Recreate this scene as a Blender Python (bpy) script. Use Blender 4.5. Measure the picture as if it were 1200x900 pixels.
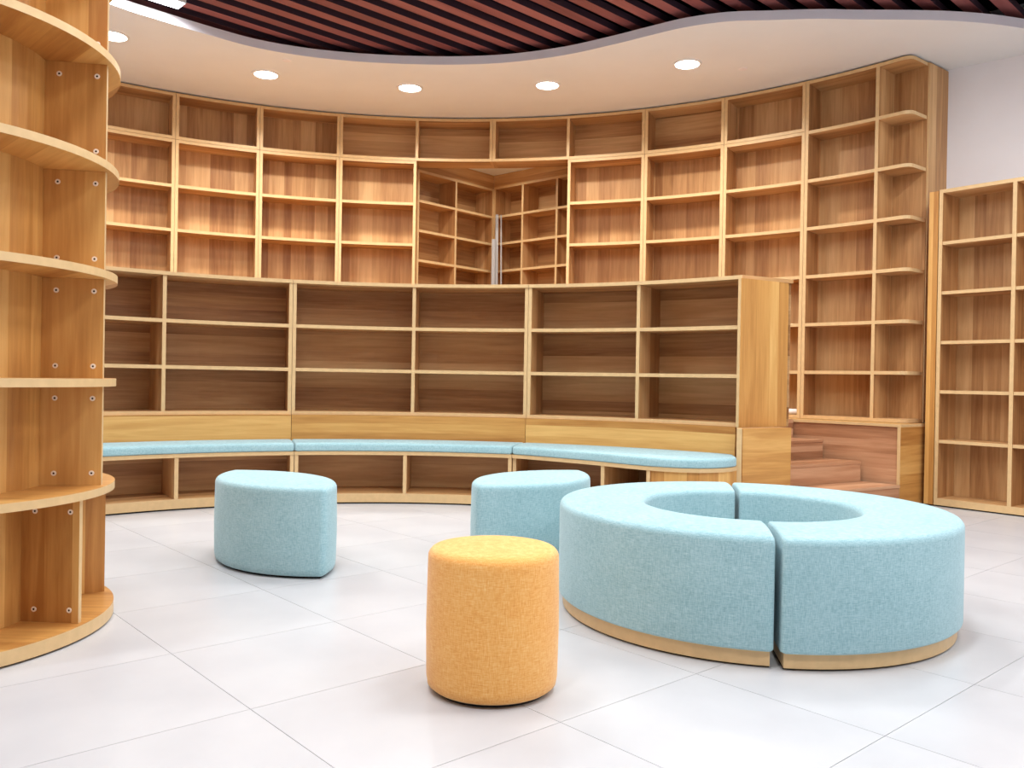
import bpy, math, random
from mathutils import Matrix, Vector

random.seed(7)
# ---------------------------------------------------------------- camera, world, exposure
S = 0.916                      # survey units -> metres (floor tiles come out at 0.60 m)
scene = bpy.context.scene
for o in list(bpy.data.objects):
    bpy.data.objects.remove(o, do_unlink=True)
COL = scene.collection

cam_data = bpy.data.cameras.new('camera')
cam_data.sensor_width = 36.0
cam_data.lens = 995.6 / 1200.0 * 36.0
cam_data.clip_start = 0.05
cam = bpy.data.objects.new('camera', cam_data)
COL.objects.link(cam)
cam.matrix_world = (Matrix.Translation((0, 0, 1.0 * S))
                    @ Matrix.Rotation(math.radians(90 - 0.301), 4, 'X')
                    @ Matrix.Rotation(math.radians(0.975), 4, 'Z'))
scene.camera = cam

world = bpy.data.worlds.new('world')
scene.world = world
world.use_nodes = True
world.node_tree.nodes['Background'].inputs[0].default_value = (0.9, 0.95, 1.0, 1)
world.node_tree.nodes['Background'].inputs[1].default_value = 0.15

scene.view_settings.view_transform = 'Standard'
scene.view_settings.look = 'None'
scene.view_settings.gamma = 1.0
scene.view_settings.use_curve_mapping = False
scene.view_settings.exposure = 0.22

LINEAR_W = 27.0      # each linear ceiling lamp
SPOT_W = 22.0        # each recessed downlight

# ---------------------------------------------------------------- helpers
def rad(d): return math.radians(d)
def sr(c):
    return tuple(((v / 255.0) / 12.92 if v / 255.0 <= 0.04045 else ((v / 255.0 + 0.055) / 1.055) ** 2.4) for v in c)

class N:
    """tiny node helper"""
    def __init__(self, name):
        self.m = bpy.data.materials.new(name)
        self.m.use_nodes = True
        self.t = self.m.node_tree
        self.b = self.t.nodes['Principled BSDF']
    def n(self, typ, **kw):
        nd = self.t.nodes.new(typ)
        for k, v in kw.items():
            setattr(nd, k, v)
        return nd
    def l(self, a, b): self.t.links.new(a, b)
    def math(self, op, a, b=None):
        nd = self.n('ShaderNodeMath', operation=op)
        for i, v in enumerate((a, b)):
            if v is None: continue
            if hasattr(v, 'is_linked'): self.l(v, nd.inputs[i])
            else: nd.inputs[i].default_value = v
        return nd.outputs[0]
    def mix(self, fac, a, b, blend='MIX'):
        nd = self.n('ShaderNodeMix', data_type='RGBA', blend_type=blend)
        for i, v in ((0, fac), (6, a), (7, b)):
            if hasattr(v, 'is_linked'): self.l(v, nd.inputs[i])
            elif i == 0: nd.inputs[i].default_value = v
            else: nd.inputs[i].default_value = tuple(v) + (1,)
        return nd.outputs[2]
    def ramp(self, fac, stops):
        nd = self.n('ShaderNodeValToRGB')
        e = nd.color_ramp.elements
        while len(e) < len(stops): e.new(0.5)
        for k, (p, c) in enumerate(stops):
            e[k].position = p
            e[k].color = tuple(c) + (1,)
        self.l(fac, nd.inputs[0])
        return nd.outputs[0]
    def bump(self, h, strength, dist):
        nd = self.n('ShaderNodeBump')
        nd.inputs['Strength'].default_value = strength
        nd.inputs['Distance'].default_value = dist
        self.l(h, nd.inputs['Height'])
        self.l(nd.outputs[0], self.b.inputs['Normal'])

def wood_material(name, light, mid, dark, stave=0.11, rough=0.42):
    w = N(name)
    uv = w.n('ShaderNodeUVMap', uv_map='UVMap')
    sep = w.n('ShaderNodeSeparateXYZ'); w.l(uv.outputs[0], sep.inputs[0])
    u, v = sep.outputs[0], sep.outputs[1]
    # staves of the laminate print
    uj = w.math('ADD', u, w.math('MULTIPLY', w.math('SINE', w.math('MULTIPLY', u, 31.0)), 0.022))
    iu = w.math('FLOOR', w.math('DIVIDE', uj, stave))
    wn = w.n('ShaderNodeTexWhiteNoise', noise_dimensions='1D'); w.l(iu, wn.inputs['W'])
    # fine grain
    com = w.n('ShaderNodeCombineXYZ')
    w.l(w.math('MULTIPLY', u, 42.0), com.inputs[0])
    w.l(w.math('MULTIPLY', v, 2.2), com.inputs[1])
    w.l(w.math('MULTIPLY', iu, 3.7), com.inputs[2])
    nz = w.n('ShaderNodeTexNoise'); nz.inputs['Scale'].default_value = 1.0
    nz.inputs['Detail'].default_value = 5.0; nz.inputs['Roughness'].default_value = 0.62
    nz.inputs['Distortion'].default_value = 0.5
    w.l(com.outputs[0], nz.inputs['Vector'])
    # broad cathedral bands
    com2 = w.n('ShaderNodeCombineXYZ')
    w.l(w.math('MULTIPLY', u, 10.0), com2.inputs[0])
    w.l(w.math('MULTIPLY', v, 0.8), com2.inputs[1])
    w.l(w.math('MULTIPLY', iu, 1.9), com2.inputs[2])
    nz2 = w.n('ShaderNodeTexNoise'); nz2.inputs['Scale'].default_value = 1.0
    nz2.inputs['Detail'].default_value = 2.0; nz2.inputs['Distortion'].default_value = 1.2
    w.l(com2.outputs[0], nz2.inputs['Vector'])
    t = w.math('ADD', w.math('MULTIPLY', wn.outputs[0], 0.42),
               w.math('ADD', w.math('MULTIPLY', nz.outputs[0], 0.50), w.math('MULTIPLY', nz2.outputs[0], 0.45)))
    t = w.math('SUBTRACT', t, 0.18)
    col = w.ramp(t, [(0.22, dark), (0.5, mid), (0.80, light)])
    w.l(col, w.b.inputs['Base Color'])
    w.b.inputs['Roughness'].default_value = rough
    w.b.inputs['Specular IOR Level'].default_value = 0.35
    w.bump(nz.outputs[0], 0.12, 0.002)
    return w.m

def plain(name, col, rough=0.5, metal=0.0, spec=0.4, vary=0.0, scale=30.0):
    w = N(name)
    w.b.inputs['Roughness'].default_value = rough
    w.b.inputs['Metallic'].default_value = metal
    w.b.inputs['Specular IOR Level'].default_value = spec
    co = w.n('ShaderNodeTexCoord')
    nz = w.n('ShaderNodeTexNoise'); nz.inputs['Scale'].default_value = scale
    nz.inputs['Detail'].default_value = 3.0
    w.l(co.outputs['Object'], nz.inputs['Vector'])
    lo = tuple(c * (1 - vary) for c in col); hi = tuple(min(1, c * (1 + vary)) for c in col)
    w.l(w.ramp(nz.outputs[0], [(0.3, lo), (0.7, hi)]), w.b.inputs['Base Color'])
    return w.m

def fabric(name, light, mid, dark):
    w = N(name)
    co = w.n('ShaderNodeTexCoord')
    outs = []
    for sc in ((460, 460, 46), (50, 50, 480)):
        mp = w.n('ShaderNodeMapping'); mp.inputs['Scale'].default_value = sc
        w.l(co.outputs['Object'], mp.inputs[0])
        nz = w.n('ShaderNodeTexNoise'); nz.inputs['Scale'].default_value = 1.0
        nz.inputs['Detail'].default_value = 2.5; nz.inputs['Roughness'].default_value = 0.6
        w.l(mp.outputs[0], nz.inputs['Vector'])
        outs.append(nz.outputs[0])
    weave = w.math('MULTIPLY', w.math('ADD', outs[0], outs[1]), 0.5)
    big = w.n('ShaderNodeTexNoise'); big.inputs['Scale'].default_value = 6.0; big.inputs['Detail'].default_value = 3
    w.l(co.outputs['Object'], big.inputs['Vector'])
    t = w.math('ADD', weave, w.math('MULTIPLY', w.math('SUBTRACT', big.outputs[0], 0.5), 0.12))
    w.l(w.ramp(t, [(0.30, dark), (0.5, mid), (0.70, light)]), w.b.inputs['Base Color'])
    w.b.inputs['Roughness'].default_value = 0.95
    w.b.inputs['Specular IOR Level'].default_value = 0.15
    w.b.inputs['Sheen Weight'].default_value = 0.25
    w.b.inputs['Sheen Roughness'].default_value = 0.5
    w.bump(weave, 0.35, 0.002)
    return w.m

def emitter(name, col, strength):
    w = N(name)
    w.b.inputs['Base Color'].default_value = (0.9, 0.9, 0.9, 1)
    w.b.inputs['Emission Color'].default_value = tuple(col) + (1,)
    w.b.inputs['Emission Strength'].default_value = strength
    return w.m

M = {}
M['wood'] = wood_material('oak_laminate', sr((226, 185, 132)), sr((199, 152, 100)), sr((160, 111, 67)))
M['wood_warm_lit'] = wood_material('oak_laminate_warm_lit', sr((230, 182, 110)), sr((207, 152, 83)), sr((174, 116, 56)))  # same laminate, with the warmer cast of the light put into its colour
M['wood_red'] = wood_material('walnut_toned_laminate', sr((214, 170, 134)), sr((188, 138, 102)), sr((150, 102, 70)), stave=0.07)
M['edge'] = plain('oak_edge_band', sr((218, 184, 134)), 0.42, vary=0.05, scale=25)
M['dark'] = plain('shadow_gap_black', (0.012, 0.012, 0.012), 0.8)  # black stands in for the shade in the gap under the furniture
M['white_paint'] = plain('white_paint', sr((235, 238, 240)), 0.75, spec=0.25, vary=0.015, scale=3)
M['wall_paint'] = plain('wall_paint', sr((240, 237, 239)), 0.8, spec=0.2, vary=0.02, scale=3)
M['lip_paint'] = plain('soffit_edge_paint', sr((226, 224, 230)), 0.7, spec=0.25, vary=0.01, scale=3)
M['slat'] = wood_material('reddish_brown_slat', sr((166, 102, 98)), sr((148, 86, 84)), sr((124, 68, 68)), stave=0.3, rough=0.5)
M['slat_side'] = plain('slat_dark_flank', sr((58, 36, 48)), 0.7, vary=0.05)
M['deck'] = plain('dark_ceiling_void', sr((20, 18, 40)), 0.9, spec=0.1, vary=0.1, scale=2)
M['teal'] = fabric('teal_linen', sr((188, 217, 222)), sr((159, 196, 203)), sr((124, 166, 175)))
M['orange'] = fabric('orange_linen', sr((253, 208, 138)), sr((245, 180, 100)), sr((228, 148, 70)))
M['metal'] = plain('brushed_aluminium', sr((176, 170, 164)), 0.4, metal=0.7, vary=0.04)
M['screw'] = plain('screw_head', sr((245, 232, 215)), 0.4)
M['hole'] = plain('screw_recess', (0.02, 0.012, 0.008), 0.8)
M['paper'] = plain('white_paper', sr((240, 240, 240)), 0.6, vary=0.01)
M['lamp_white'] = plain('lamp_housing', sr((235, 235, 235)), 0.4)
M['glow'] = emitter('downlight_glow', (1.0, 0.95, 0.87), 14.0)
M['glow_cool'] = emitter('linear_lamp_glow', (0.95, 0.97, 1.0), 9.0)

# floor tile: polished pale grey porcelain
_t = N('pale_grey_tile')
_co = _t.n('ShaderNodeTexCoord')
_nz = _t.n('ShaderNodeTexNoise'); _nz.inputs['Scale'].default_value = 2.2; _nz.inputs['Detail'].default_value = 5
_t.l(_co.outputs['Object'], _nz.inputs['Vector'])
_t.l(_t.ramp(_nz.outputs[0], [(0.3, sr((190, 190, 193))), (0.7, sr((203, 203, 205)))]), _t.b.inputs['Base Color'])
_t.b.inputs['Roughness'].default_value = 0.32
_t.b.inputs['Specular IOR Level'].default_value = 0.4
M['tile'] = _t.m
M['grout'] = plain('tile_joint', sr((196, 194, 194)), 0.9, spec=0.1)

class MB:
    """collects faces (survey units) and links them as ONE mesh object (metres)"""
    def __init__(self):
        self.v = []; self.f = []; self.mi = []; self.uv = []; self.sm = []
        self.off = (random.random() * 40, random.random() * 40)
    def face(self, pts, uvs, mi=0, smooth=False):
        b = len(self.v)
        self.v += [tuple(p) for p in pts]
        self.f.append(tuple(range(b, b + len(pts))))
        ou, ov = self.off
        self.uv.append([(a * S + ou, c * S + ov) for a, c in uvs])
        self.mi.append(mi); self.sm.append(smooth)
    def strip(self, ins, outs, z0, z1, top='l', side='h', m=(0, 0, 0, 0, 0, 0)):
        """slab along stations; m = (top, bottom, inner/front, outer/back, first cap, last cap)
        top grain 'l' along the run or 'w' across; side grain 'h' along the run or 'z' upright"""
        d = [0.0]
        for a, b in zip(outs[:-1], outs[1:]):
            d.append(d[-1] + math.hypot(b[0] - a[0], b[1] - a[1]))
        def wd(i): return math.hypot(outs[i][0] - ins[i][0], outs[i][1] - ins[i][1])
        for i in range(len(ins) - 1):
            j = i + 1
            wi, wj = wd(i), wd(j)
            q = [(d[i], 0), (d[j], 0), (d[j], wj), (d[i], wi)]
            if top == 'l': q = [(b, a) for a, b in q]
            I0, I1, O1, O0 = ins[i], ins[j], outs[j], outs[i]
            self.face([(*I0, z1), (*I1, z1), (*O1, z1), (*O0, z1)][::-1], q[::-1], m[0])
            self.face([(*I0, z0), (*I1, z0), (*O1, z0), (*O0, z0)], q, m[1])
            s = [(d[i], z0), (d[j], z0), (d[j], z1), (d[i], z1)]
            if side == 'h': s = [(b, a) for a, b in s]
            self.face([(*I0, z0), (*I1, z0), (*I1, z1), (*I0, z1)][::-1], s[::-1], m[2])
            self.face([(*O0, z0), (*O1, z0), (*O1, z1), (*O0, z1)], s, m[3])
        for i, mm, fl in ((0, m[4], False), (len(ins) - 1, m[5], True)):
            w = wd(i)
            s = [(0, z0), (w, z0), (w, z1), (0, z1)]
            if side == 'h': s = [(b, a) for a, b in s]
            p = [(*ins[i], z0), (*outs[i], z0), (*outs[i], z1), (*ins[i], z1)]
            if fl: p = p[::-1]; s = s[::-1]
            self.face(p, s, mm)
        return self
    def board(self, p, q, th, z0, z1, side='z', edge_ends=True, front=0, top='l', m=None):
        """upright board from p (front) to q (back), thickness th centred; front end gets edge band"""
        dx, dy = q[0] - p[0], q[1] - p[1]
        L = math.hypot(dx, dy); nx, ny = -dy / L * th / 2, dx / L * th / 2
        ins = [(p[0] + nx, p[1] + ny), (q[0] + nx, q[1] + ny)]
        outs = [(p[0] - nx, p[1] - ny), (q[0] - nx, q[1] - ny)]
        self.strip(ins, outs, z0, z1, top, side, m or (0, 0, 0, 0, 1 if edge_ends else 0, 0))
        return self
    def prism(self, poly, z0, z1, side='h', m=(0, 0, 0), grain=(1, 0)):
        gx, gy = grain
        def tuv(p): return (-p[0] * gy + p[1] * gx, p[0] * gx + p[1] * gy)
        self.face([(*p, z1) for p in poly], [tuv(p) for p in poly], m[0])
        self.face([(*p, z0) for p in poly][::-1], [tuv(p) for p in poly][::-1], m[1])
        d = 0.0
        n = len(poly)
        for i in range(n):
            a, b = poly[i], poly[(i + 1) % n]
            L = math.hypot(b[0] - a[0], b[1] - a[1])
            s = [(d, z0), (d + L, z0), (d + L, z1), (d, z1)]
            if side == 'h': s = [(y, x) for x, y in s]
            self.face([(*a, z0), (*b, z0), (*b, z1), (*a, z1)], s, m[2])
            d += L
        return self
    def loops(self, rings, mi=0, close=True, cap0=False, cap1=False, smooth=True):
        """surface through rings of 3-D points"""
        n = len(rings[0])
        for a, b in zip(rings[:-1], rings[1:]):
            for i in range(n if close else n - 1):
                j = (i + 1) % n
                p = [a[i], a[j], b[j], b[i]]
                self.face(p, [(i * .01, 0), (j * .01, 0), (j * .01, .01), (i * .01, .01)], mi, smooth)
        if cap0: self.face(rings[0][::-1], [(0, 0)] * n, mi, smooth)
        if cap1: self.face(rings[-1], [(0, 0)] * n, mi, smooth)
        return self
    def build(self, name, mats, parent=None, weld=False):
        me = bpy.data.meshes.new(name)
        loc = parent['_loc'] if parent is not None else (0, 0, 0)
        gp = tuple(loc)
        me.from_pydata([((x - gp[0]) * S, (y - gp[1]) * S, (z - gp[2]) * S) for x, y, z in self.v], [], self.f)
        for mt in (mats if isinstance(mats, (list, tuple)) else [mats]):
            me.materials.append(M[mt])
        uvl = me.uv_layers.new(name='UVMap')
        k = 0
        for pi, poly in enumerate(me.polygons):
            poly.material_index = self.mi[pi]
            poly.use_smooth = self.sm[pi]
            for c in self.uv[pi]:
                uvl.data[k].uv = c
                k += 1
        if weld:
            import bmesh
            bm = bmesh.new(); bm.from_mesh(me)
            bmesh.ops.remove_doubles(bm, verts=bm.verts, dist=1e-5)
            bmesh.ops.recalc_face_normals(bm, faces=bm.faces)
            bm.to_mesh(me); bm.free()
        me.update()
        o = bpy.data.objects.new(name, me)
        COL.objects.link(o)
        if parent is not None:
            o.parent = parent
        o['_loc'] = gp
        return o

def tag(o, label=None, cat=None, group=None, kind=None):
    if label: o['label'] = label
    if cat: o['category'] = cat
    if group: o['group'] = group
    if kind: o['kind'] = kind
    return o

def thing(name, loc, label, cat, group=None):
    o = bpy.data.objects.new(name, None)
    COL.objects.link(o)
    o.empty_display_size = 0.1
    o.location = tuple(c * S for c in loc)
    o['_loc'] = loc
    return tag(o, label, cat, group)

def pol(c, r, deg):
    """point at radius r and bearing deg (0 = away from the camera, + = clockwise)"""
    return (c[0] + r * math.sin(rad(deg)), c[1] + r * math.cos(rad(deg)))
def arc(c, r, a0, a1, step=1.5):
    n = max(2, int(abs(a1 - a0) / step + 0.999) + 1)
    return [pol(c, r, a0 + (a1 - a0) * i / (n - 1)) for i in range(n)]
def lin(p, q, n):
    return [(p[0] + (q[0] - p[0]) * i / (n - 1), p[1] + (q[1] - p[1]) * i / (n - 1)) for i in range(n)]
def add(p, d, t): return (p[0] + d[0] * t, p[1] + d[1] * t)
W = ('wood', 'edge')

# ================================================================ the setting
# --- floor: slab and tiles laid diagonally
fl = MB().prism([(-6.5, -4.5), (7, -4.5), (7, 12.5), (-6.5, 12.5)], -0.12, -0.004)
floor = tag(fl.build('floor', 'grout'), kind='structure')
TS = 0.655
t1 = (math.sin(rad(48.6)), math.cos(rad(48.6)))
t2 = (t1[1], -t1[0])
org = (0.158, 2.48)
tile_mesh = None
rest = MB()
def tile_poly(cx, cy):
    h = (TS - 0.0022) / 2
    return [(cx + t1[0] * a + t2[0] * b, cy + t1[1] * a + t2[1] * b) for a, b in ((-h, -h), (-h, h), (h, h), (h, -h))][::-1]
for i in range(-18, 19):
    for j in range(-18, 19):
        cx = org[0] + t1[0] * TS * (i + .5) + t2[0] * TS * (j + .5)
        cy = org[1] + t1[1] * TS * (i + .5) + t2[1] * TS * (j + .5)
        if not (-6.0 < cx < 6.5 and -4.0 < cy < 12.0): continue
        seen = 1.4 < cy < 8.2 and abs(cx) < 0.66 * cy + 0.5 and math.hypot(cx + .742, cy - 3.69) < 5.2
        if not seen:
            rest.prism(tile_poly(cx, cy), -0.004, 0.0)
            continue
        if tile_mesh is None:
            o = MB().prism(tile_poly(0, 0), -0.004, 0.0).build('tile', 'tile', floor)
            tile_mesh = o.data
        else:
            o = bpy.data.objects.new('tile', tile_mesh)
            COL.objects.link(o); o.parent = floor
        o.location = (cx * S, cy * S, 0)
tag(rest.build('tile_field', 'tile', floor), kind='stuff')

# --- walls
H_ROOM = 4.35
def wall(name, p, q, th=0.12, z0=0.0, z1=H_ROOM, mat='wall_paint'):
    b = MB().board(p, q, th, z0, z1, edge_ends=False)
    return tag(b.build(name, mat), kind='structure')
wall('wall_left', (-6.0, -4.0), (-6.0, 12.2))
wall('wall_front', (-6.0, -4.0), (6.6, -4.0))
wall('wall_back', (-6.0, 12.2), (6.6, 12.2))
WR0, WRD = (3.871, 7.607), (0.761, -0.649)
wall('wall_right', add(WR0, WRD, -0.9), add(WR0, WRD, 3.7))
wall('wall_side', add(WR0, WRD, 3.7), (6.6, -4.0))

# --- ceiling: white soffit with a curved edge
H_SOF, H_LIP, H_SLAT = 3.815, 3.890, 3.955
edge = [(-6.0, 2.2), (-5.1, 2.9), (-4.45, 3.9), (-3.95, 5.0), (-3.55, 5.85), (-3.11, 6.51), (-2.89, 6.75), (-2.59, 7.04), (-2.25, 7.32), (-1.85, 7.50), (-1.42, 7.60),
        (-0.96, 7.64), (-0.50, 7.63), (-0.05, 7.55), (0.40, 7.37), (0.78, 7.13), (1.07, 6.92), (1.32, 6.75), (1.62, 6.63),
        (1.94, 6.59), (2.31, 6.55), (2.58, 6.55), (2.96, 6.54), (3.37, 6.55), (3.80, 6.62), (4.3, 6.78), (5.0, 7.1), (5.8, 7.5), (6.6, 7.9)]
def smooth_poly(p, sub=4):
    out = []
    for i in range(len(p) - 1):
        a = p[max(i - 1, 0)]; b = p[i]; c = p[i + 1]; d = p[min(i + 2, len(p) - 1)]
        for k in range(sub):
            t = k / sub
            out.append(tuple(0.5 * ((2 * b[n]) + (-a[n] + c[n]) * t + (2 * a[n] - 5 * b[n] + 4 * c[n] - d[n]) * t * t
                                    + (-a[n] + 3 * b[n] - 3 * c[n] + d[n]) * t ** 3) for n in (0, 1)))
    out.append(p[-1])
    return out
edge = smooth_poly(edge)
ce = MB()
ce.strip(edge, [(x, 12.2) for x, y in edge], H_SOF, H_LIP, m=(0, 0, 1, 0, 0, 0))
ceiling = tag(ce.build('ceiling', ('white_paint', 'lip_paint')), kind='structure')
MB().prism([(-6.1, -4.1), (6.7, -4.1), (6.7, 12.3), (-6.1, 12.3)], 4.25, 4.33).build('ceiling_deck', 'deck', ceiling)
# slats: each a bar of its own
sd = (math.sin(rad(46.3)), math.cos(rad(46.3)))
sn = (sd[1], -sd[0])
def clip(sv):
    """run of a slat inside the room and a little past the soffit edge"""
    ts = []
    t = -14.0
    while t < 14.0:
        x, y = sn[0] * sv + sd[0] * t, sn[1] * sv + sd[1] * t
        if -5.9 < x < 6.5 and -3.9 < y < 8.05:
            # stay on the room side of the wall on the right
            if (x - WR0[0]) * 0.649 + (y - WR0[1]) * 0.761 < -0.12 or x < 3.2:
                ts.append(t)
        t += 0.05
    return (ts[0], ts[-1]) if len(ts) > 8 else None
k = -60
while k < 60:
    sv = -5.778 + 0.052 + 0.2095 * k
    c = clip(sv); k += 1
    if not c: continue
    p = (sn[0] * sv + sd[0] * c[0], sn[1] * sv + sd[1] * c[0])
    q = (sn[0] * sv + sd[0] * c[1], sn[1] * sv + sd[1] * c[1])
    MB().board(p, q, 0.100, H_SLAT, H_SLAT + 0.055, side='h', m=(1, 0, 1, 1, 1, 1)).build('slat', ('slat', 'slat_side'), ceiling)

# --- raised walkway behind the low shelving, and the floor of the corner nook
CL = (-0.742, 3.690)           # centre of the seating arc
CU = (-0.794, 3.948)           # centre of the tall bookcase arc
ZW = 0.685
inn = arc(CL, 4.03, -52, 36, 3); n_ = len(inn)
out = arc(CU, 5.045, -48, 41.5, 89.5 / (n_ - 1)); out = out[:n_]
wk = MB().strip(inn, out, 0.0, ZW, top='l')
wk = wk.build('floor_walkway', 'wood'); tag(wk, kind='structure')
nk = MB().strip(arc(CU, 5.06, -10, 22, 2), [(x * 1.0, 11.0) for x, y in arc(CU, 5.06, -10, 22, 2)], 0.0, ZW)
tag(nk.build('floor_nook', 'wood'), kind='structure')
nc = MB().prism([(-2.0, 9.62), (1.9, 9.62), (1.9, 11.3), (-2.0, 11.3)], 3.49, 3.53)
tag(nc.build('ceiling_nook', 'white_paint'), kind='structure')

# ================================================================ tall curved bookcases
RU, DU = 5.227, 0.300
UT = 0.030
LV = {'T': 3.800, 'u1': 3.339, 'u2': 2.890, 'u3': 2.450, 'u4': 2.007, 'u5': 1.566, 'u6': 1.128}
def deg_of(t, r): return math.degrees(t / r)

def tall_unit(name, a0, a1, z0, z1, levels, mids, label, cat, group, back_grain='z', end=False):
    c = CU
    mid = (a0 + a1) / 2
    root = thing(name, (*pol(c, RU + DU / 2, mid), z0), label, cat, group)
    g = deg_of(0.0015, RU); half = deg_of(UT / 2, RU)
    # uprights
    sides = [a0 + g + half] + ([] if end else [a1 - g - half])
    for a in sides:
        MB().board(pol(c, RU, a), pol(c, RU + DU, a), UT, z0, z1).build('side_panel', W, root)
    for a in mids:
        MB().board(pol(c, RU + 0.002, a), pol(c, RU + DU - .014, a), UT, z0, z1).build('divider', W, root)
    stops = [a0 + g + 2 * half] + [x for a in mids for x in (a - half, a + half)] + ([a1 - 0.15] if end else [a1 - g - 2 * half])
    # back panel
    b = MB().strip(arc(c, RU + DU - 0.012, a0 + g, a1 - g), arc(c, RU + DU, a0 + g, a1 - g), z0, z1, side=back_grain)
    b.build('back_panel', W, root)
    fm = (0, 0, 1, 0, 0, 0)
    def plate(nm, x0, x1, za, zb, rounded=False):
        if rounded:
            # open end: corner of the shelf is rounded
            ins = arc(c, RU + .002, x0, a1 - 0.85, .6)
            cen = pol(c, RU + 0.075, a1 - 0.85)
            ths = [0, 22, 45, 67, 90]
            for th in ths[1:]:
                e = 0.072
                ins.append(pol(c, RU + 0.075 - e * math.cos(rad(th)) , a1 - 0.85 + deg_of(e, RU) * math.sin(rad(th))))
            outs = arc(c, RU + DU - .013, x0, a1 - 0.85 + deg_of(0.072, RU), 10)
            outs = lin(outs[0], outs[-1], len(ins))
            MB().strip(ins, outs, za, zb, m=(0, 0, 1, 0, 0, 1)).build(nm, W, root)
        else:
            MB().strip(arc(c, RU + .002, x0, x1), arc(c, RU + DU - .013, x0, x1), za, zb, m=fm).build(nm, W, root)
    for i in range(0, len(stops), 2):
        x0, x1 = stops[i], stops[i + 1]
        rd = end and i == len(stops) - 2
        plate('top_panel', x0, x1, z1 - UT, z1, rd)
        plate('bottom_panel', x0, x1, z0, z0 + UT, rd)
        for z in levels:
            plate('shelf', x0, x1, z - UT, z, rd)
    if end:
        # broad end panel closing the gap to the wall behind
        MB().board(pol(c, RU + DU + .002, a1 - .1), pol(c, RU + DU + 0.40, a1 - .1), UT, z0, z1).build('end_panel', W, root)
    return root

low_lv = [LV[k] for k in ('u2', 'u3', 'u4', 'u5', 'u6')]
A = [-47.74, -38.79, -29.84, -20.90, -11.95, -3.00, 5.95, 14.90, 23.85, 32.80, 41.50]
tops = [(A[0], A[1], 'z', []), (A[1], A[2], 'z', []), (A[2], A[3], 'z', []), (A[3], A[4], 'z', []),
        (A[4], A[6], 'h', [A[5]]), (A[6], A[8], 'h', [A[7]]), (A[8], A[9], 'h', []), (A[9], A[10], 'z', [])]
top_labels = [
    'single bay top bookcase box hidden behind the round shelf column, farther one',
    'single bay top bookcase box beside the round shelf column, under the soffit',
    'single bay top box, third from the doorway header on the column side',
    'single bay top box next to the doorway header on the column side',
    'two bay top box over the doorway, horizontal grain, on the column side',
    'two bay top box over the doorway, horizontal grain, on the staircase side',
    'single bay horizontal grain top box next to the doorway header, staircase side',
    'single bay upright grain top box beside the open rounded end unit']
for (a0, a1, gr, md), lb in zip(tops, top_labels):
    tall_unit('top_shelf_box', a0, a1, LV['u1'] + .001, LV['T'], [], md, lb, 'bookcase', 'top row of the curved bookcase wall', gr)
lows = [(A[0], A[1]), (A[1], A[2]), (A[2], A[3]), (A[3], A[4]), (A[4], A[5]), (A[7], A[8]), (A[8], A[9]), (A[9], A[10])]
low_labels = [
    'tall curved bookcase unit mostly hidden behind the round shelf column',
    'tall curved oak bookcase unit partly covered by the round shelf column',
    'tall curved oak bookcase unit, third from the doorway on the column side',
    'tall curved oak bookcase unit, second from the doorway on the column side',
    'tall curved oak bookcase unit forming the doorway jamb on the column side',
    'tall curved oak bookcase unit forming the doorway jamb on the staircase side',
    'tall curved oak bookcase unit, second from the doorway on the staircase side',
    'tall curved oak bookcase unit with white roll on its lowest shelf, above stairs']
for (a0, a1), lb in zip(lows, low_labels):
    tall_unit('curved_bookcase', a0, a1, ZW + .003, LV['u1'] - .002, low_lv, [], lb, 'bookcase', 'tall units of the curved bookcase wall')
# end unit: one framed bay and one open bay with rounded shelf corners, top to bottom
tall_unit('end_bookcase', 41.50, 51.95, ZW + .003, LV['T'], low_lv + [LV['u1']], [48.70],
          'tall end bookcase with open rounded corner shelves beside the white wall', 'bookcase', None, 'z', True)

# ================================================================ nook bookcases seen through the doorway
K = (-0.26, 10.41)
DL, DR = (-0.662, -0.749), (0.749, -0.662)
nook_lv = [2.992, 2.660, 2.328, 1.995, 1.662, 1.330, 0.998]
def nook(dirv, back, ts, ztop, label):
    root = thing('nook_bookcase', (*add(K, dirv, ts[-1] / 2), ZW), label, 'bookcase', 'bookcases inside the doorway nook')
    D = 0.28
    s = 0 if dirv[0] < 0 else 1
    for t in ts:
        p = add(K, dirv, t)
        MB().board(p, add(p, back, D), .028, ZW, ztop).build('divider', W, root)
    e0 = add(K, dirv, .0005); e1 = add(K, dirv, ts[-1])
    bk0, bk1 = add(e0, back, D), add(e1, back, D)
    MB().strip([bk0, bk1], [add(bk0, back, .012), add(bk1, back, .012)], ZW, ztop, side='h').build('back_panel', W, root)
    MB().strip([add(e0, back, .0), add(e1, back, .0)], [add(e0, back, .02), add(e1, back, .02)], ztop, 3.488, side='h').build('fascia_panel', W, root)
    for a, b in zip(ts[:-1], ts[1:]):
        p, q = add(K, dirv, a + .014), add(K, dirv, b - .014)
        for z in [ztop] + nook_lv:
            MB().strip([p, q], [add(p, back, D), add(q, back, D)], z - .028, z, m=(0, 0, 1, 0, 0, 0)).build('shelf', W, root)
nook(DL, (-0.749, 0.662), [0.0142, .645, 1.235], 3.325, 'corner bookcase inside doorway nook, wing on the column side')
nook(DR, (0.662, 0.749), [0.0142, .465, .985, 1.38], 3.345, 'corner bookcase inside doorway nook, wing on the staircase side')
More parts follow.
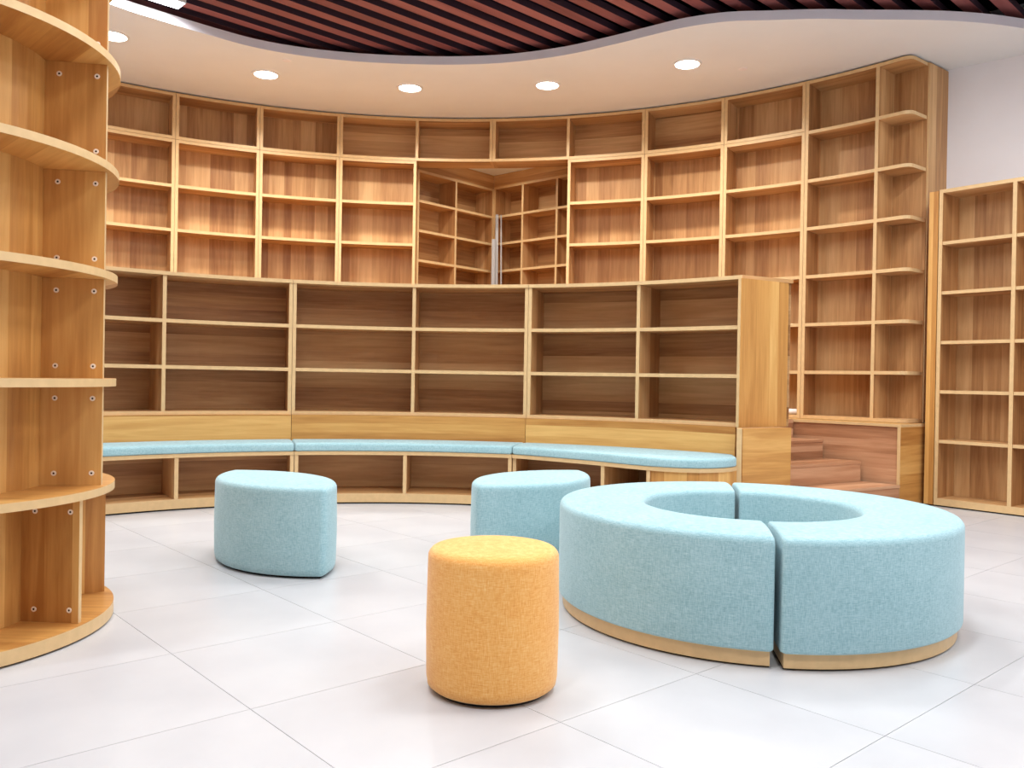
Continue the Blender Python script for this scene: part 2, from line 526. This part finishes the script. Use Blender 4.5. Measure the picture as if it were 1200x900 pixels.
for i, (p, q, zt, w_, lb) in enumerate([((-0.20, 10.22), (-0.215, 10.27), 2.985, .034, 'tall aluminium rail leaning in the corner of the nook'),
                                  ((-0.13, 10.20), (-0.165, 10.25), 2.98, .016, 'thin aluminium rod leaning in the corner of the nook'),
                                  ((-0.245, 10.17), (-0.25, 10.22), 2.68, .04, 'shorter aluminium rail leaning in the corner of the nook')]):
    h = w_ / 2
    b = MB()
    for za, zb in ((ZW + .003, zt),):
        lo = [(p[0] - h, p[1] - h), (p[0] + h, p[1] - h), (p[0] + h, p[1] + h), (p[0] - h, p[1] + h)]
        hi = [(q[0] - h, q[1] - h), (q[0] + h, q[1] - h), (q[0] + h, q[1] + h), (q[0] - h, q[1] + h)]
        b.loops([[(*v, za) for v in lo], [(*v, zb) for v in hi]], cap0=True, cap1=True, smooth=False)
        # a lengthwise groove bead so that the profile reads as an extrusion
        bead = w_ * .22
        b.loops([[(p[0] - bead, p[1] - h - bead, za), (p[0] + bead, p[1] - h - bead, za), (p[0] + bead, p[1] - h, za), (p[0] - bead, p[1] - h, za)],
                 [(q[0] - bead, q[1] - h - bead, zb), (q[0] + bead, q[1] - h - bead, zb), (q[0] + bead, q[1] - h, zb), (q[0] - bead, q[1] - h, zb)]], cap0=True, cap1=True, smooth=False)
    tag(b.build('aluminium_rail', 'metal'), lb, 'rail', 'metal profiles in the nook')

# ================================================================ low curved shelving on the bench
RL, RB = 3.511, 3.990          # shelf front and back
LT = 0.028
EP0 = (1.655, 6.185)           # end panel, front and back corner
EPD = (0.853, 0.522)
EP1 = add(EP0, EPD, 0.507)
LC, L1, L2, L3 = 1.795, 1.428, 1.067, 0.708
def low_unit(a0, a1, mid, label, last=False):
    c = CL
    root = thing('low_bookcase', (*pol(c, RL + .2, (a0 + a1) / 2), L3 - LT), label, 'bookcase', 'low shelving behind the bench')
    half = deg_of(LT / 2, RL); g = deg_of(.0015, RL)
    fm = (0, 0, 1, 0, 0, 0)
    i1, o1 = (a1 - .2, 45.7) if last else (a1 - g, a1 - g)
    def slab(nm, x0, xi, xo, za, zb, r0=RL, r1=RB - .014, m=fm):
        n = 12
        MB().strip([pol(c, r0, x0 + (xi - x0) * k / n) for k in range(n + 1)],
                   [pol(c, r1, x0 + (xo - x0) * k / n) for k in range(n + 1)], za, zb, side='h', m=m).build(nm, W, root)
    MB().board(pol(c, RL, a0 + g + half), pol(c, RB, a0 + g + half), LT, L3, LC - LT).build('side_panel', W, root)
    if not last:
        MB().board(pol(c, RL, a1 - g - half), pol(c, RB, a1 - g - half), LT, L3, LC - LT).build('side_panel', W, root)
    else:
        nrm = (-EPD[1], EPD[0])
        MB().strip([add(EP0, nrm, LT), add(EP1, nrm, LT)], [EP0, EP1], L3 - LT, LC - LT, side='z', m=(0, 0, 0, 0, 1, 0)).build('end_panel', ('wood_warm_lit', 'edge'), root)
    MB().board(pol(c, RL + .002, mid), pol(c, RB - .01, mid), LT, L3, LC - LT).build('divider', W, root)
    slab('back_panel', a0 + g, i1 + (1.6 if last else 0), o1, L3 - LT, LC - LT, RB - .012, RB, (0, 0, 0, 0, 0, 0))
    slab('top_panel', a0 + g, i1 + (.25 if last else 0), o1 + (.25 if last else 0), LC - LT, LC, RL - .012, RB)
    slab('bottom_panel', a0 + g, i1, o1, L3 - LT, L3)
    for z in (L1, L2):
        slab('shelf', a0 + g + 2 * half, mid - half, mid - half, z - LT, z, RL + .002)
        slab('shelf', mid + half, i1 - (.3 if last else 2 * half), o1 - (.4 if last else 2 * half), z - LT, z, RL + .002)
BA = [-50.1, -17.93, 14.30, 43.60]
low_unit(BA[0], BA[1], -34.03, 'low curved bookcase above the bench, next to the round shelf column')
low_unit(BA[1], BA[2], -1.60, 'low curved bookcase above the middle bench section')
low_unit(BA[2], BA[3], 29.60, 'low curved bookcase with end panel, next to the stairs', True)

# ================================================================ bench with open bays, backrest and cushions
RBF = 3.036
ZS = 0.414
BF3 = [pol(CL, 3.040, 14.33), (0.165, 6.54), (0.332, 6.418), (0.50, 6.29), (0.663, 6.150), (0.76, 6.05), (0.848, 5.965), (0.95, 5.885), (1.063, 5.822), (1.17, 5.785), (1.286, 5.775),
       (1.39, 5.80), (1.48, 5.855), (1.55, 5.92), (1.595, 5.985)]
def outer_for(pts, a0, a1, r):
    n = len(pts)
    return [pol(CL, r, a0 + (a1 - a0) * k / (n - 1)) for k in range(n)]
def bench(k, label):
    a0, a1 = BA[k] + .03, BA[k + 1] - .03
    last = k == 2
    if last:
        front = BF3
        back = outer_for(front, a0, 43.0, RL - .03)
    else:
        front = arc(CL, RBF, a0, a1, 1.5)
        back = outer_for(front, a0, a1, RL - .03)
    root = thing('bench', (*pol(CL, 3.2, (a0 + a1) / 2), 0), label, 'bench', 'curved bench sections')
    fm = (0, 0, 1, 0, 0, 1)
    MB().strip(front, back, ZS - .028, ZS, m=fm).build('seat_board', W, root)
    MB().strip([add(f, (b[0] - f[0], b[1] - f[1]), .012) for f, b in zip(front, back)], back, 0.012, 0.082, m=fm).build('plinth', W, root)
    MB().strip([add(f, (b[0] - f[0], b[1] - f[1]), .05) for f, b in zip(front, back)], [add(f, (b[0] - f[0], b[1] - f[1]), .95) for f, b in zip(front, back)], 0.0, 0.013).build('shadow_gap_strip', 'dark', root)
    MB().strip([add(f, (b[0] - f[0], b[1] - f[1]), .97) for f, b in zip(front, back)], back, .083, ZS - .029, side='h').build('back_panel', W, root)
    # backrest board below the shelving
    bb0, bb1 = a0, (43.2 if last else a1)
    MB().strip(arc(CL, RL - .028, bb0, bb1), arc(CL, RL + .02, bb0, bb1), ZS + .001, L3 - LT - .001, side='h').build('backrest_panel', ('wood_warm_lit', 'edge'), root)
    def upright(f, b, th=.028):
        MB().board(add(f, (b[0] - f[0], b[1] - f[1]), .012), add(f, (b[0] - f[0], b[1] - f[1]), .965), th, .083, ZS - .029).build('divider', W, root)
    if not last:
        for a in (a0 + .28, (BA[k] + BA[k + 1]) / 2, a1 - .28):
            upright(pol(CL, RBF, a), pol(CL, RL - .03, a))
    else:
        upright(pol(CL, 3.055, 14.6), pol(CL, RL - .03, 14.6))
        upright(BF3[4], pol(CL, RL - .03, 30.2))
        upright(BF3[7], pol(CL, RL - .03, 38.5))
        cl = BF3[7:]
        MB().strip([add(f, (b[0] - f[0], b[1] - f[1]), .02) for f, b in zip(cl, back[7:])],
                   [add(f, (b[0] - f[0], b[1] - f[1]), .06) for f, b in zip(cl, back[7:])], .083, ZS - .029, side='z').build('front_panel', ('wood_warm_lit', 'edge'), root)
        # narrow end board carrying the seat and backrest
        MB().board((1.612, 5.998), (1.651, 6.150), .036, 0.0, L3 - LT - .001, m=(1, 0, 0, 0, 1, 0)).build('end_panel', W, root)
bench(0, 'curved bench section with open bays below, next to the round shelf column')
bench(1, 'middle curved bench section with two open bays below')
bench(2, 'curved bench section ending in a rounded closed front, next to the stairs')

def pad_section(I, O, z0, z1, r, ins, puff=0.0):
    """rounded profile between two plan points, shrunk by ins (for rounded ends)"""
    dx, dy = O[0] - I[0], O[1] - I[1]
    L = math.hypot(dx, dy); dx /= L; dy /= L
    a0, a1, b0, b1 = ins, L - ins, z0 + min(ins, .004), z1 - ins
    rr = r * 0.999
    pts = []
    for (cs, cz, st) in ((a1 - rr, b0 + rr * .5, -90), (a1 - rr, b1 - rr, 0), (a0 + rr, b1 - rr, 90), (a0 + rr, b0 + rr * .5, 180)):
        for q in range(6):
            th = rad(st + 18 * q)
            s = cs + rr * math.cos(th)
            z = cz + rr * math.sin(th) * (0.5 if st in (-90, 180) else 1.0)
            pts.append((s, z))
        if puff and st == 0:
            for f in (.25, .5, .75):
                pts.append((a1 - rr + (a0 - a1 + 2 * rr) * f, b1 + puff * math.sin(math.pi * f)))
    return [(I[0] + dx * s, I[1] + dy * s, z) for s, z in pts]
def pad_mesh(ins, outs, z0, z1, r, puff=0.0, re=None):
    re = re or r
    n = len(ins)
    d = [0.0]
    for i in range(n - 1):
        mi = ((ins[i][0] + outs[i][0]) / 2, (ins[i][1] + outs[i][1]) / 2); mj = ((ins[i + 1][0] + outs[i + 1][0]) / 2, (ins[i + 1][1] + outs[i + 1][1]) / 2)
        d.append(d[-1] + math.hypot(mj[0] - mi[0], mj[1] - mi[1]))
    Lt = d[-1]
    def at(s):
        s = min(max(s, 0), Lt)
        for i in range(n - 1):
            if s <= d[i + 1] + 1e-9:
                t = (s - d[i]) / (d[i + 1] - d[i])
                return add(ins[i], (ins[i + 1][0] - ins[i][0], ins[i + 1][1] - ins[i][1]), t), add(outs[i], (outs[i + 1][0] - outs[i][0], outs[i + 1][1] - outs[i][1]), t)
        return ins[-1], outs[-1]
    ss = [(re * (1 - math.cos(rad(th))), re * (1 - math.sin(rad(th)))) for th in (0, 15, 32, 50, 68, 90)]
    st = list(ss)
    st += [(x, 0.0) for x in d if re * 1.3 < x < Lt - re * 1.3]
    st += [(Lt - a, b) for a, b in ss[::-1]]
    b = MB()
    rings = []
    for s, e in st:
        I, O = at(s)
        rings.append(pad_section(I, O, z0, z1, r, e, puff))
    b.loops(rings, cap0=True, cap1=True)
    return b

def cushion(k, label):
    a0, a1 = BA[k], BA[k + 1]
    if k < 2:
        f = arc(CL, RBF - .01, a0 + .05, a1 - .05, 1.5)
        bk = outer_for(f, a0 + .05, a1 - .05, RL - .034)
    else:
        f = [pol(CL, 3.032, 14.36)] + [(x - .004, y - .008) for x, y in BF3[1:]]
        bk = outer_for(f, a0 + .06, 42.7, RL - .034)
    o = pad_mesh(f, bk, ZS + .001, ZS + .066, .022, .006, .018).build('seat_cushion', 'teal', weld=True)
    tag(o, label, 'cushion', 'long teal bench cushions')
cushion(0, 'long teal seat cushion on the bench next to the round shelf column')
cushion(1, 'long teal seat cushion on the middle bench section')
cushion(2, 'long teal seat cushion with rounded end, on the bench next to the stairs')

# ================================================================ stairs, stair box and curved base cabinet
EX0, EX1 = (1.646, 6.035), (2.076, 6.296)
nrm = (-EPD[1], EPD[0])
root = thing('stair_box', (*add(EX0, EPD, .25), 0), 'square oak box closing the stairs beside the bench end', 'box')
MB().strip([EX0, EX1], [add(EX0, nrm, .02), add(EX1, nrm, .02)], 0.0, 0.678, side='h').build('front_panel', ('wood_warm_lit', 'edge'), root)
EB0 = (EX0[0] + .034, EX0[1] + .125)
MB().strip([add(EX0, nrm, .021), add(EB0, EPD, .0)], [add(add(EX0, nrm, .021), EPD, .022), add(EB0, EPD, .022)], 0.0, .655).build('side_panel', W, root)
MB().strip([add(add(EX1, EPD, -.02), nrm, .021), add(EX1, nrm, .021)], [add(add(EX1, EPD, -.02), nrm, .115), add(EX1, nrm, .115)], 0.0, .655).build('side_panel', W, root)
MB().strip([add(EX0, nrm, .021), add(EX1, nrm, .021)], [EB0, add(EX1, nrm, .115)], .656, .678).build('top_panel', W, root)

RP = 5.050
stair = thing('staircase', (2.6, 6.9, 0), 'short flight of reddish oak steps up to the walkway', 'stairs')
R1 = ((3.205, 6.985), (2.12, 6.325)); R2 = ((2.985, 7.232), (2.05, 6.645)); R3 = ((2.755, 7.49), (1.87, 6.89)); R4 = ((2.555, 7.70), (1.68, 7.09))
for (a, b), (c_, d_), h in ((R1, R2, .185), (R2, R3, .356), (R3, R4, .518)):
    poly = [b, a] + [add(a, (c_[0] - a[0], c_[1] - a[1]), 1.0)] + [d_]
    g = ((a[0] - b[0]), (a[1] - b[1])); L = math.hypot(*g)
    MB().prism(poly, h - .022, h, m=(0, 0, 0), grain=(g[0] / L, g[1] / L)).build('tread', 'wood_red', stair)
    MB().strip([add(b, nrm, .006), add(a, nrm, .006)], [add(b, nrm, .026), add(a, nrm, .026)], 0.001 if h < .2 else h - .171, h - .023, side='h').build('riser', 'wood_red', stair)
MB().strip([R4[1], R4[0]], [add(R4[1], nrm, .02), add(R4[0], nrm, .02)], .519, ZW - .002, side='h').build('riser', 'wood_red', stair)

root = thing('base_cabinet', (*pol(CU, 5.2, 46), 0), 'curved base cabinet under the end bookcase, lining the stairs', 'cabinet')
e0, e1 = 34.5, 52.6
MB().strip(arc(CU, RP + .012, e0, e1 - .35, 1), arc(CU, RP + .032, e0, e1 - .35, 1), 0.0, ZW - .026, side='h').build('front_panel', 'wood_red', root)
MB().strip(arc(CU, RP, e0, e1, 1), arc(CU, RU + DU - .01, e0, e1, 1), ZW - .025, ZW, m=(0, 0, 1, 0, 0, 1)).build('top_panel', ('wood_warm_lit', 'edge'), root)
MB().board(pol(CU, RP, e1 - .17), pol(CU, RU + DU - .02, e1 - .17), .028, 0.0, ZW - .026, side='h').build('end_panel', ('wood_warm_lit', 'edge'), root)

# a white roll left on the lowest shelf above the stairs
c0, c1 = pol(CU, 5.33, 37.6), pol(CU, 5.30, 41.0)
dv = (c1[0] - c0[0], c1[1] - c0[1]); L = math.hypot(*dv); dv = (dv[0] / L, dv[1] / L); pv = (-dv[1], dv[0])
rings = []
for s, r in ((0, .012), (0, .024), (.01, .026), (L - .01, .026), (L, .024), (L, .012), (L - .02, .012)):
    ctr = add(c0, dv, s)
    rings.append([(ctr[0] + pv[0] * r * math.cos(rad(t)), ctr[1] + pv[1] * r * math.cos(rad(t)), ZW + .003 + UT + .0265 + r * math.sin(rad(t))) for t in range(0, 360, 24)])
o = MB().loops(rings, cap0=True, cap1=True).build('paper_roll', 'paper', weld=True)
tag(o, 'small white paper roll lying on a shelf above the stairs', 'paper')

# ================================================================ straight bookcase along the white wall
RA, RD = (3.578, 7.086), (0.6267, -0.7793)
RN = (0.7793, 0.6267)
root = thing('wall_bookcase', (*add(RA, RD, .7), 0), 'straight oak bookcase with many square bays along the white wall', 'bookcase')
D = .30
RLV = [2.212, 1.797, 1.383, .971, .557]
ups = [-.028, .540, 1.108, 1.676]
MB().strip([add(RA, RD, -.125), add(RA, RD, -.050)], [add(add(RA, RD, -.125), RN, .25), add(add(RA, RD, -.050), RN, .25)], .012, 2.640, side='z').build('filler_panel', ('wood_warm_lit', 'edge'), root)
for t in ups:
    p = add(RA, RD, t)
    MB().board(p, add(p, RN, D), .03, .07, 2.647 - .03).build('side_panel' if t in (ups[0], ups[-1]) else 'divider', W, root)
p0, p1 = add(RA, RD, ups[0] - .015), add(RA, RD, ups[-1] + .015)
fm = (0, 0, 1, 0, 0, 0)
MB().strip([p0, p1], [add(p0, RN, D), add(p1, RN, D)], 2.647 - .03, 2.647, m=fm).build('top_panel', W, root)
MB().strip([p0, p1], [add(p0, RN, D), add(p1, RN, D)], .012, .07, m=fm).build('plinth', W, root)
MB().strip([add(p0, RN, .03), add(p1, RN, .03)], [add(p0, RN, D), add(p1, RN, D)], 0, .012).build('shadow_gap_strip', 'dark', root)
MB().strip([add(p0, RN, D + .001), add(p1, RN, D + .001)], [add(p0, RN, D + .013), add(p1, RN, D + .013)], .07, 2.647, side='z').build('back_panel', W, root)
for a, b in zip(ups[:-1], ups[1:]):
    p, q = add(RA, RD, a + .015), add(RA, RD, b - .015)
    for z in RLV:
        MB().strip([add(p, RN, .006), add(q, RN, .006)], [add(p, RN, D), add(q, RN, D)], z - .027, z, m=fm).build('shelf', W, root)

# ================================================================ round shelf column
CC = (-2.335, 3.237)
def ring_pts(c, r, z, n=72): return [(c[0] + r * math.cos(2 * math.pi * k / n), c[1] + r * math.sin(2 * math.pi * k / n), z) for k in range(n)]
col = thing('round_shelf_column', (*CC, 0), 'round oak shelf column with disc shelves stacked up to the ceiling', 'shelf')
def disc(nm, r, z0, z1):
    b = MB()
    n = 96
    top, bot = ring_pts(CC, r, z1, n), ring_pts(CC, r, z0, n)
    b.face(top, [(p[1], p[0]) for p in top], 0)
    b.face(bot[::-1], [(p[0] * .7 + p[1] * .7, p[0] * .7 - p[1] * .7) for p in bot[::-1]], 0)
    for i in range(n):
        j = (i + 1) % n
        b.face([bot[i], bot[j], top[j], top[i]], [(0, i * .05), (0, j * .05), (.05, j * .05), (.05, i * .05)], 1)
    return b.build(nm, ('wood_warm_lit', 'edge'), col)
disc('base_disc', .752, .008, .058)
_b = MB(); _b.loops([ring_pts(CC, .735, 0), ring_pts(CC, .735, .009)], smooth=False); _b.build('shadow_gap_strip', 'dark', col)
DZ = [.523, .945, 1.368, 1.792, 2.214, 2.637, 3.060, 3.483]
for z in DZ: disc('shelf_disc', .750, z, z + .031)
zs = [(.058, DZ[0])] + [(a + .031, b) for a, b in zip(DZ[:-1], DZ[1:])] + [(DZ[-1] + .031, H_SLAT - .002)]
b = MB()
n = 72
for z0, z1 in [(0.058, H_SLAT - .002)]:
    bo, to = ring_pts(CC, .500, z0, n), ring_pts(CC, .500, z1, n)
    for i in range(n):
        j = (i + 1) % n
        b.face([bo[i], bo[j], to[j], to[i]], [(i * .0436, z0), ((i + 1) * .0436, z0), ((i + 1) * .0436, z1), (i * .0436, z1)], 0)
b.build('core', 'wood_warm_lit', col)
def polar(a, r): return (CC[0] + r * math.cos(rad(a)), CC[1] + r * math.sin(rad(a)))
for k, (z0, z1) in enumerate(zs):
    angs = [-3.7 + 39.5 * q for q in range(-1, 8)] if k == 0 else [10.5 + 60 * q for q in range(6)]
    for a in angs:
        d = MB().board(polar(a, .726), polar(a, .500), .020, z0 + .0005, z1 - .0005).build('divider', ('wood_warm_lit', 'edge'), col)
        if abs(a - (-3.7 if k == 0 else 10.5)) > 1 or k > 6: continue
        nv = (math.sin(rad(a)), -math.cos(rad(a)))       # towards the viewer's side of the board
        tv = (math.cos(rad(a)), math.sin(rad(a)))
        for r in (.552, .690):
            for z in (z0 + .048, z1 - .048):
                ctr = add(polar(a, r), nv, .0101)
                b = MB()
                def rg(rr, dd): return [(ctr[0] + tv[0] * rr * math.cos(rad(t)) + nv[0] * dd, ctr[1] + tv[1] * rr * math.cos(rad(t)) + nv[1] * dd, z + rr * math.sin(rad(t))) for t in range(0, 360, 30)]
                b.loops([rg(.0105, 0), rg(.0098, .0012), rg(.0040, .0012)], 0, smooth=False)
                b.loops([rg(.0040, .0012), rg(.0036, .0003)], 1, cap1=True, smooth=False)
                b.build('screw', ('screw', 'hole'), d)

# ================================================================ upholstered seats
def upholstered(name, outline, h, r, mat, label, cat, group=None, crown=.008, z0=.012, nr=None):
    """outline: closed plan polygon (ccw); rounded top edge, soft crown, recessed foot blackened as the shade gap"""
    n = len(outline)
    cx = sum(p[0] for p in outline) / n; cy = sum(p[1] for p in outline) / n
    if nr is None:
        nr = []
        for i in range(n):
            a, b = outline[i - 1], outline[(i + 1) % n]
            dx, dy = b[0] - a[0], b[1] - a[1]; L = math.hypot(dx, dy)
            nr.append((dy / L, -dx / L))
    root = thing(name, (cx, cy, 0), label, cat, group)
    def at(d, z): return [(p[0] - q[0] * d, p[1] - q[1] * d, z) for p, q in zip(outline, nr)]
    rings = [at(.016, z0), at(.004, z0 + .010), at(0, z0 + .035), at(-.003, h * .45), at(0, h - r * 1.3)]
    for th in (15, 32, 50, 68, 84):
        rings.append(at(r * (1 - math.cos(rad(th))), h - r + r * math.sin(rad(th))))
    base = rings[-1]
    for f in (.9, .72, .5, .25, .08):
        rings.append([(cx + (p[0] - cx) * f, cy + (p[1] - cy) * f, h + crown * (1 - f * f)) for p in base])
    MB().loops(rings, cap0=True, cap1=True).build('upholstery', mat, root, weld=True)
    MB().loops([at(.03, 0.0), at(.03, z0 + .002)], cap0=True, smooth=False).build('shadow_gap_foot', 'dark', root)
    return root

OC, OR_ = (-0.050, 2.765), 0.213
upholstered('round_stool', [(OC[0] + OR_ * math.cos(2 * math.pi * k / 64), OC[1] + OR_ * math.sin(2 * math.pi * k / 64)) for k in range(64)],
            .458, .032, 'orange', 'round drum stool in orange woven fabric standing in the open floor', 'stool')

def leaf(tip, tail, w, n=22, rt=0.036):
    """two circular arcs meeting in softened points; returns plan outline (ccw) with its normals"""
    mx, my = (tip[0] + tail[0]) / 2, (tip[1] + tail[1]) / 2
    ux, uy = tail[0] - tip[0], tail[1] - tip[1]; L = math.hypot(ux, uy); ux /= L; uy /= L
    px, py = -uy, ux
    hl, hw = L / 2 - rt, w - rt
    R = (hl * hl + hw * hw) / (2 * hw); al = math.asin(hl / R)
    loc = []
    for sg in (1, -1):
        for k in range(n + 1):
            th = -al + 2 * al * k / n
            nx, ny = -math.sin(th) * sg, math.cos(th) * sg
            loc.append((R * nx, R * ny - sg * (R - hw), nx, ny))
        th0 = math.atan2(loc[-1][3], loc[-1][2])
        for k in range(1, 6):          # round the point
            t = th0 + (math.pi - 2 * al) * k / 6
            loc.append((loc[-1][0] if k > 1 else loc[-1][0], loc[-1][1], math.cos(t), math.sin(t)))
    out, nrs = [], []
    for x, y, nx, ny in loc:
        gx, gy = ux * x + px * y, uy * x + py * y
        hx, hy = ux * nx + px * ny, uy * nx + py * ny
        out.append((mx + gx + hx * rt, my + gy + hy * rt)); nrs.append((hx, hy))
    return out, nrs
_o, _n = leaf((-0.915, 4.175), (-1.610, 4.940), .275)
upholstered('leaf_stool', _o, .450, .030, 'teal',
            'leaf shaped teal stool standing alone on the floor in front of the middle bench', 'stool', 'leaf shaped stools', nr=_n)
_o, _n = leaf((-0.165, 4.400), (0.425, 5.230), .275)
upholstered('leaf_stool', _o, .452, .030, 'teal',
            'leaf shaped teal stool behind the orange stool, beside the ring seat', 'stool', 'leaf shaped stools', nr=_n)

# ring seat: two halves on wooden plinths
RC = (1.068, 3.783)
def half_ring(b0, b1, shift, label):
    c = add(RC, shift, 1.0)
    def q(r, a): return (c[0] + r * math.cos(rad(a)), c[1] + r * math.sin(rad(a)))
    n = 61
    aa = [b0 + (b1 - b0) * k / (n - 1) for k in range(n)]
    root = thing('ring_seat_half', (*q(.64, (b0 + b1) / 2), 0), label, 'ottoman', 'halves of the round ring seat')
    pad_mesh([q(.452, a) for a in aa], [q(.838, a) for a in aa], .058, .466, .028, .008, .013).build('upholstery', 'teal', root, weld=True)
    g = 0.75
    bb = [b0 + g + (b1 - b0 - 2 * g) * k / (n - 1) for k in range(n)]
    MB().strip([q(.475, a) for a in bb], [q(.818, a) for a in bb], .008, .064, m=(0, 0, 1, 1, 1, 1)).build('plinth', W, root)
    MB().strip([q(.49, a) for a in bb], [q(.805, a) for a in bb], 0.0, .009).build('shadow_gap_strip', 'dark', root)
half_ring(82.2, 260.9, (-.006, .004), 'half of the teal ring seat on wooden plinth, nearer the round stools')
half_ring(-98.4, 81.4, (.006, -.010), 'half of the teal ring seat on wooden plinth, nearer the wall bookcase')

# ================================================================ lamps
def area(name, loc, size, power, color, parent, shape='DISK', size_y=None, rot=(0, 0, 0), spread=180):
    ld = bpy.data.lights.new(name, 'AREA')
    ld.shape = shape; ld.size = size * S
    if size_y: ld.size_y = size_y * S
    ld.energy = power; ld.color = color; ld.spread = rad(spread)
    o = bpy.data.objects.new(name, ld)
    COL.objects.link(o)
    pl = parent['_loc']
    o.parent = parent
    o.location = tuple((loc[i] - pl[i]) * S for i in range(3))
    o.rotation_euler = rot
    return o
def downlight(p, z, label, watts=SPOT_W, r=.108, group='recessed downlights in the soffit'):
    root = thing('downlight', (*p, z), label, 'lamp', group)
    def cr(rr, zz): return [(p[0] + rr * math.cos(rad(t)), p[1] + rr * math.sin(rad(t)), zz) for t in range(0, 360, 15)]
    MB().loops([cr(r + .022, z), cr(r + .018, z - .008), cr(r, z - .010), cr(r - .004, z - .002)], smooth=False).build('trim_ring', 'lamp_white', root)
    MB().loops([cr(r - .004, z - .003), cr(r * .5, z - .003), cr(.004, z - .003)], cap1=True, smooth=False).build('lens', 'glow', root)
    area('lamp', (*p, z - .012), r * 1.8, watts, (1.0, 0.94, 0.85), root, spread=150)
dl = [((-3.38, 7.11), 'round recessed downlight beside the round shelf column'),
      ((-2.35, 7.96), 'round recessed downlight in the soffit, second from the round shelf column'),
      ((-1.04, 8.26), 'round recessed downlight over the doorway, on the column side'),
      ((0.29, 8.12), 'round recessed downlight over the doorway, on the staircase side'),
      ((1.50, 7.52), 'round recessed downlight nearest the staircase')]
for p, lb in dl: downlight(p, H_SOF, lb)
downlight((-0.20, 9.78), 3.49, 'small downlight in the ceiling of the doorway nook', 3.5, .05, None)

for p, lb in (((-2.06, 7.60), 'small flush cover plate in the soffit between two downlights, column side'),
              ((2.02, 7.62), 'small flush cover plate in the soffit above the stairs')):
    def cr(rr, zz): return [(p[0] + rr * math.cos(rad(t)), p[1] + rr * math.sin(rad(t)), zz) for t in range(0, 360, 20)]
    o = MB().loops([cr(.040, H_SOF), cr(.038, H_SOF - .004), cr(.030, H_SOF - .006), cr(.006, H_SOF - .006)], cap1=True, smooth=False).build('cover_plate', 'wall_paint', weld=True)
    tag(o, lb, 'cover plate', 'flush cover plates in the soffit')

def linear_lamp(p, label, L=1.25, w=.15):
    """surface lamp along the slats; p is its far end"""
    root = thing('linear_lamp', (*add(p, sd, -L / 2), H_SLAT - .05), label, 'lamp', 'linear lamps under the slat ceiling')
    q = add(p, sd, -L)
    z1 = H_SLAT - .001
    MB().board(p, q, w, z1 - .045, z1, edge_ends=False).build('housing', 'lamp_white', root)
    MB().board(add(p, sd, -.01), add(q, sd, .01), w - .02, z1 - .050, z1 - .0455, edge_ends=False).build('diffuser', 'glow_cool', root)
    area('lamp', (*add(p, sd, -L / 2), z1 - .056), L * .95, LINEAR_W, (0.95, 0.98, 1.0), root, 'RECTANGLE', w * .85, (0, 0, math.atan2(sd[1], sd[0])), 168)
P0 = (-2.66, 6.74)
for i in range(5):  # unseen lamps repeat the seen one; last row added to brighten the right wall
    for j in range(3):
        p = (P0[0] + 2.15 * i - 0.05 * j, P0[1] - 2.35 * j - (0.95 if i else 0))
        if i == 4 and j == 0: continue
        if math.hypot(p[0] - .6 - CC[0], p[1] - .6 - CC[1]) < 1.1: continue
        lab = 'linear ceiling lamp beside the curved soffit edge near the column' if (i, j) == (0, 0) else 'unseen linear lamp added under the slat ceiling above the open floor'
        linear_lamp(p, lab)

for o in bpy.data.objects:
    if '_loc' in o: del o['_loc']
